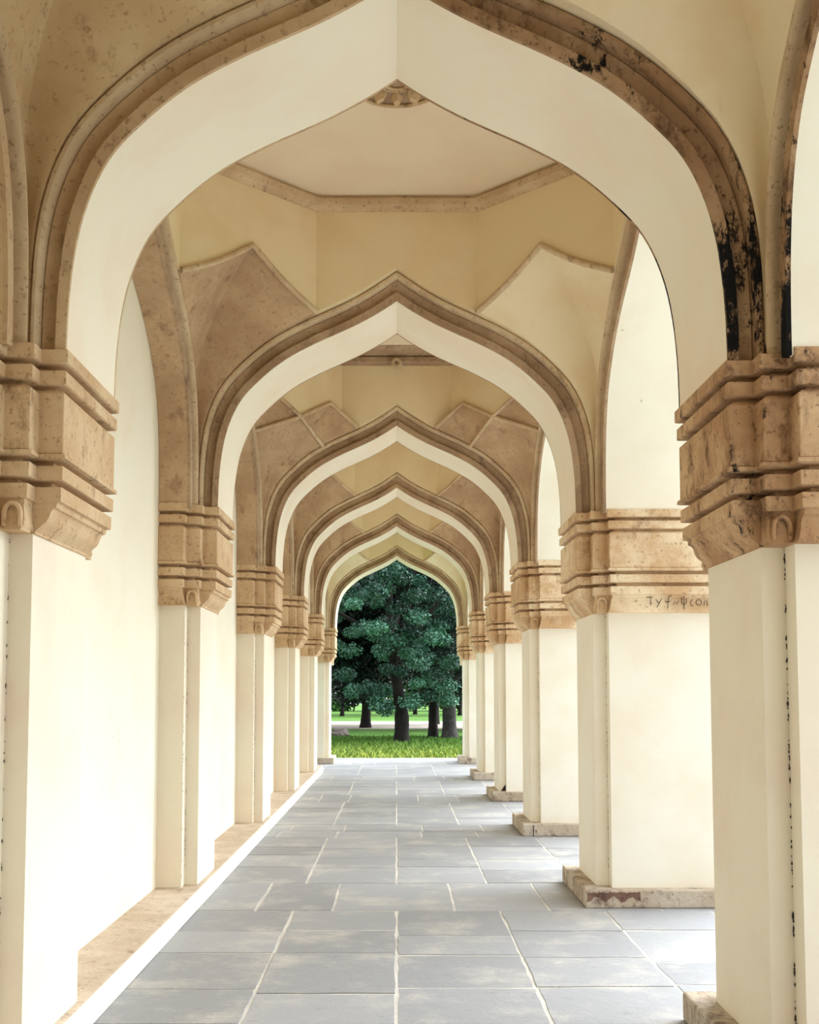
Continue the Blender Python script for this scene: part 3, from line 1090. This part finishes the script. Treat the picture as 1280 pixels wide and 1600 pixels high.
# the tree framed by the last arch
b = ground_pt(627, 1163)
make_tree("tree", b, "large dark green tree framed by the last arch, trunk at mid lawn", "lawn trees",
          [(0, 0, 0), (0.02, 0, 0.9), (-0.10, 0.05, 1.8), (-0.28, 0.1, 3.0), (-0.4, 0.1, 4.6), (-0.3, 0.2, 6.5)], 0.27,
          (-0.1, 0.4, 5.1), (4.4, 3.4, 4.0), 230, 0.40, 270, 0.12, 'leaf', 'bark', 6,
          extra=[(0.35, -0.6, 1.45), (0.9, -0.5, 1.6), (-0.5, -0.7, 1.15), (0.5, -0.8, 2.0), (-1.0, -0.6, 1.9), (0.0, -0.9, 2.4), (1.2, -0.5, 2.3),
                 (-1.6, -0.4, 1.7), (-0.75, -0.8, 1.35), (1.5, -0.2, 1.9), (-1.9, -0.3, 2.3), (0.2, -1.0, 3.0), (-0.2, -1.2, 3.4), (-0.5, -1.1, 3.9), (-0.1, -1.4, 4.4), (-0.7, -1.0, 4.9), (-0.2, -1.2, 5.4), (0.1, -1.1, 6.0), (-0.6, -1.3, 3.1), (0.4, -1.2, 3.6)])
b = ground_pt(677, 1156)
make_tree("tree", b, "slender dark trunked tree between the middle tree and the thick grey trunk", "lawn trees",
          [(0, 0, 0), (0.0, 0, 1.2), (0.05, 0.1, 2.6), (0.2, 0.1, 5.0)], 0.20,
          (0.6, 1.4, 5.2), (2.8, 2.3, 3.6), 75, 0.62, 330, 0.13, 'leaf_shade', 'bark', 4,
          extra=[(0.0, 0.3, 1.9), (0.6, 0.2, 1.7), (-0.5, 0.3, 2.2)])
b = ground_pt(703, 1157)
make_tree("tree", b, "thick grey trunked tree partly behind the last open-side pillar", "lawn trees",
          [(0, 0, 0), (-0.02, 0, 1.2), (0.0, 0.1, 2.6), (0.1, 0.1, 5.0)], 0.30,
          (0.9, 1.2, 5.2), (3.2, 2.6, 3.6), 85, 0.65, 330, 0.13, 'leaf_shade', 'bark_pale', 4)
# wood behind, its shade put into the near-black leaf colour
back = [(-4.2, 60, 8.5, "tallest dark tree at the back, left of the middle trunk"), (2.0, 61, 8.5, "tallest dark tree at the back, right of the middle trunk"),
        (-6.5, 51, 6.2, "broad dark tree behind the middle tree, towards the closed wall"),
        (-1.5, 55, 6.8, "tall dark tree directly behind the middle tree"),
        (3.9, 52, 6.4, "dark tree behind the grey trunk"),
        (9.5, 56, 6.4, "dark tree behind the open-side end pillar"),
        (-12.5, 55, 6.4, "dark tree seen through the open arch at the wall's end")]
for x, y, h, lab in back:
    make_tree("background_tree", (x, y), lab, "trees of the wood behind the lawn",
              [(0, 0, 0), (0.05, 0, 1.5), (-0.05, 0.1, 3.2), (0.1, 0.1, h)], 0.26,
              (0, 0, h), (3.9, 2.6, h - 1.3), 170, 0.95, 300, 0.22, 'leaf_shade', 'bark', 4)
far = [(-8.5, 80), (-6.0, 86), (-3.9, 82), (-2.2, 90), (1.4, 88), (4.6, 84), (7.4, 90)]
far_at = ["farthest towards the closed wall", "second from the closed wall side", "third from the closed wall side", "just left of the middle trunk",
          "just right of the middle trunk", "between middle and grey trunks", "behind the thick grey trunk"]
for (x, y), w in zip(far, far_at):
    make_tree("background_tree", (x, y), "small thin far tree beyond the pale path, " + w, "far trees beyond the path",
              [(0, 0, 0), (0.05, 0, 1.2), (0, 0.1, 2.6), (0.1, 0.1, 5)], 0.16,
              (0, 0, 5.4), (2.8, 2.0, 3.2), 45, 0.9, 170, 0.28, 'leaf_shade', 'bark', 3)
# sunlit shrubs that close the view behind the far trees
sx = [-15, -9.6, -4.4, 0.9, 6.1, 11.5]
sh_at = ["outermost on the closed wall side", "second from the closed wall side", "left of the middle trunk", "behind the middle trunk", "behind the grey trunk", "outermost on the open side"]
for x, w in zip(sx, sh_at):
    root = empty("shrub", (x, 104 + random.uniform(-1.5, 1.5), GZ), "tall sunlit shrub at the far end of the lawn, " + w, "shrub", "shrubs closing the view")
    cl = [(root.location.x + rng.normal() * 1.9, root.location.y + rng.normal() * 0.7, GZ + 0.3 + 5.2 * rng.random()) for _ in range(60)]
    leaf_mesh("foliage", cl, 0.8 + 0.4 * rng.random(60), 110, 0.34, 'leaf_far', root)
    for k in range(3):
        v, f = tube([(root.location.x + (k - 1) * 0.5, root.location.y, GZ - 0.05), (root.location.x + (k - 1) * 0.9, root.location.y, GZ + 1.8), (root.location.x + (k - 1) * 1.4, root.location.y, GZ + 4.2)], [0.07, 0.05, 0.02], 7)
        mesh_obj("stem", v, f, 'bark', root, 60)

# rough grass along the edge of the floor
def grass():
    n = 30000
    y = 18.5 * S + (rng.random(n) ** 1.5) * 17.0
    x = (rng.random(n) * 2 - 1) * (2.8 + 0.09 * (y - 18 * S)) + 0.1
    h = (0.10 + 0.16 * rng.random(n)) * (1.0 - 0.25 * (y - 18.5 * S) / 15)
    a = rng.random(n) * 2 * np.pi
    wd = 0.012 + 0.010 * rng.random(n)
    lx, ly = np.cos(a) * h * 0.45, np.sin(a) * h * 0.45
    base = np.stack([x, y, np.full(n, GZ - 0.01)], 1)
    sx = np.stack([-np.sin(a) * wd, np.cos(a) * wd, np.zeros(n)], 1)
    mid = base + np.stack([lx * 0.35, ly * 0.35, h * 0.6], 1)
    tip = base + np.stack([lx, ly, h], 1)
    V = np.stack([base - sx, base + sx, mid + sx * 0.8, tip, mid - sx * 0.8], 1).reshape(-1, 3)
    me = bpy.data.meshes.new("grass")
    me.vertices.add(5 * n); me.loops.add(5 * n); me.polygons.add(n)
    me.vertices.foreach_set("co", V.ravel().astype(np.float32))
    me.loops.foreach_set("vertex_index", np.arange(5 * n, dtype=np.int32))
    me.polygons.foreach_set("loop_start", np.arange(0, 5 * n, 5, dtype=np.int32))
    me.update(calc_edges=True)
    at = me.attributes.new("tone", 'FLOAT', 'FACE')
    at.data.foreach_set("value", np.clip(0.05 + rng.random(n) ** 1.4 * np.exp(-((y - 18.5 * S) / 7.5) ** 2) * 1.05, 0, 1).astype(np.float32))  # tone drops away from the floor edge, painting in the trees' shade
    me.materials.append(M['grass_blade'])
    o = bpy.data.objects.new("grass", me)
    COL.objects.link(o)
    tag(o, "rough yellow green grass along the floor edge", "grass", None, 'stuff')


grass()

# a few field rocks on the lawn beside the last closed-side pillar
rocks = [(523, 1153, 0.30), (533, 1149, 0.26), (527, 1146, 0.20), (538, 1153, 0.16)]
rock_labels = ["largest grey rock on the lawn beside the end pillar", "grey rock touching the largest rock on its path side",
               "small grey rock behind the other rocks", "smallest pale rock, nearest the middle tree"]
import bmesh
for (px, py, r), lab in zip(rocks, rock_labels):
    x, y = ground_pt(px, py)
    me = bpy.data.meshes.new("rock")
    bm = bmesh.new()
    bmesh.ops.create_icosphere(bm, subdivisions=3, radius=1)
    ph = random.uniform(0, 9)
    for vtx in bm.verts:
        c = vtx.co
        k = 1 + 0.16 * math.sin(c.x * 3.1 + ph) + 0.13 * math.sin(c.y * 4.3 + ph * 2) + 0.10 * math.sin(c.z * 5 + c.x * 4)
        vtx.co = Vector((c.x * r * 1.25, c.y * r, c.z * r * 0.62)) * k
    bm.to_mesh(me); bm.free()
    me.materials.append(M['rock'])
    me.shade_smooth(); me.set_sharp_from_angle(angle=math.radians(40))
    o = bpy.data.objects.new("rock", me)
    COL.objects.link(o)
    o.location = (x, y, GZ + r * 0.3)
    tag(o, lab, "rock", "rocks on the lawn", 'thing')
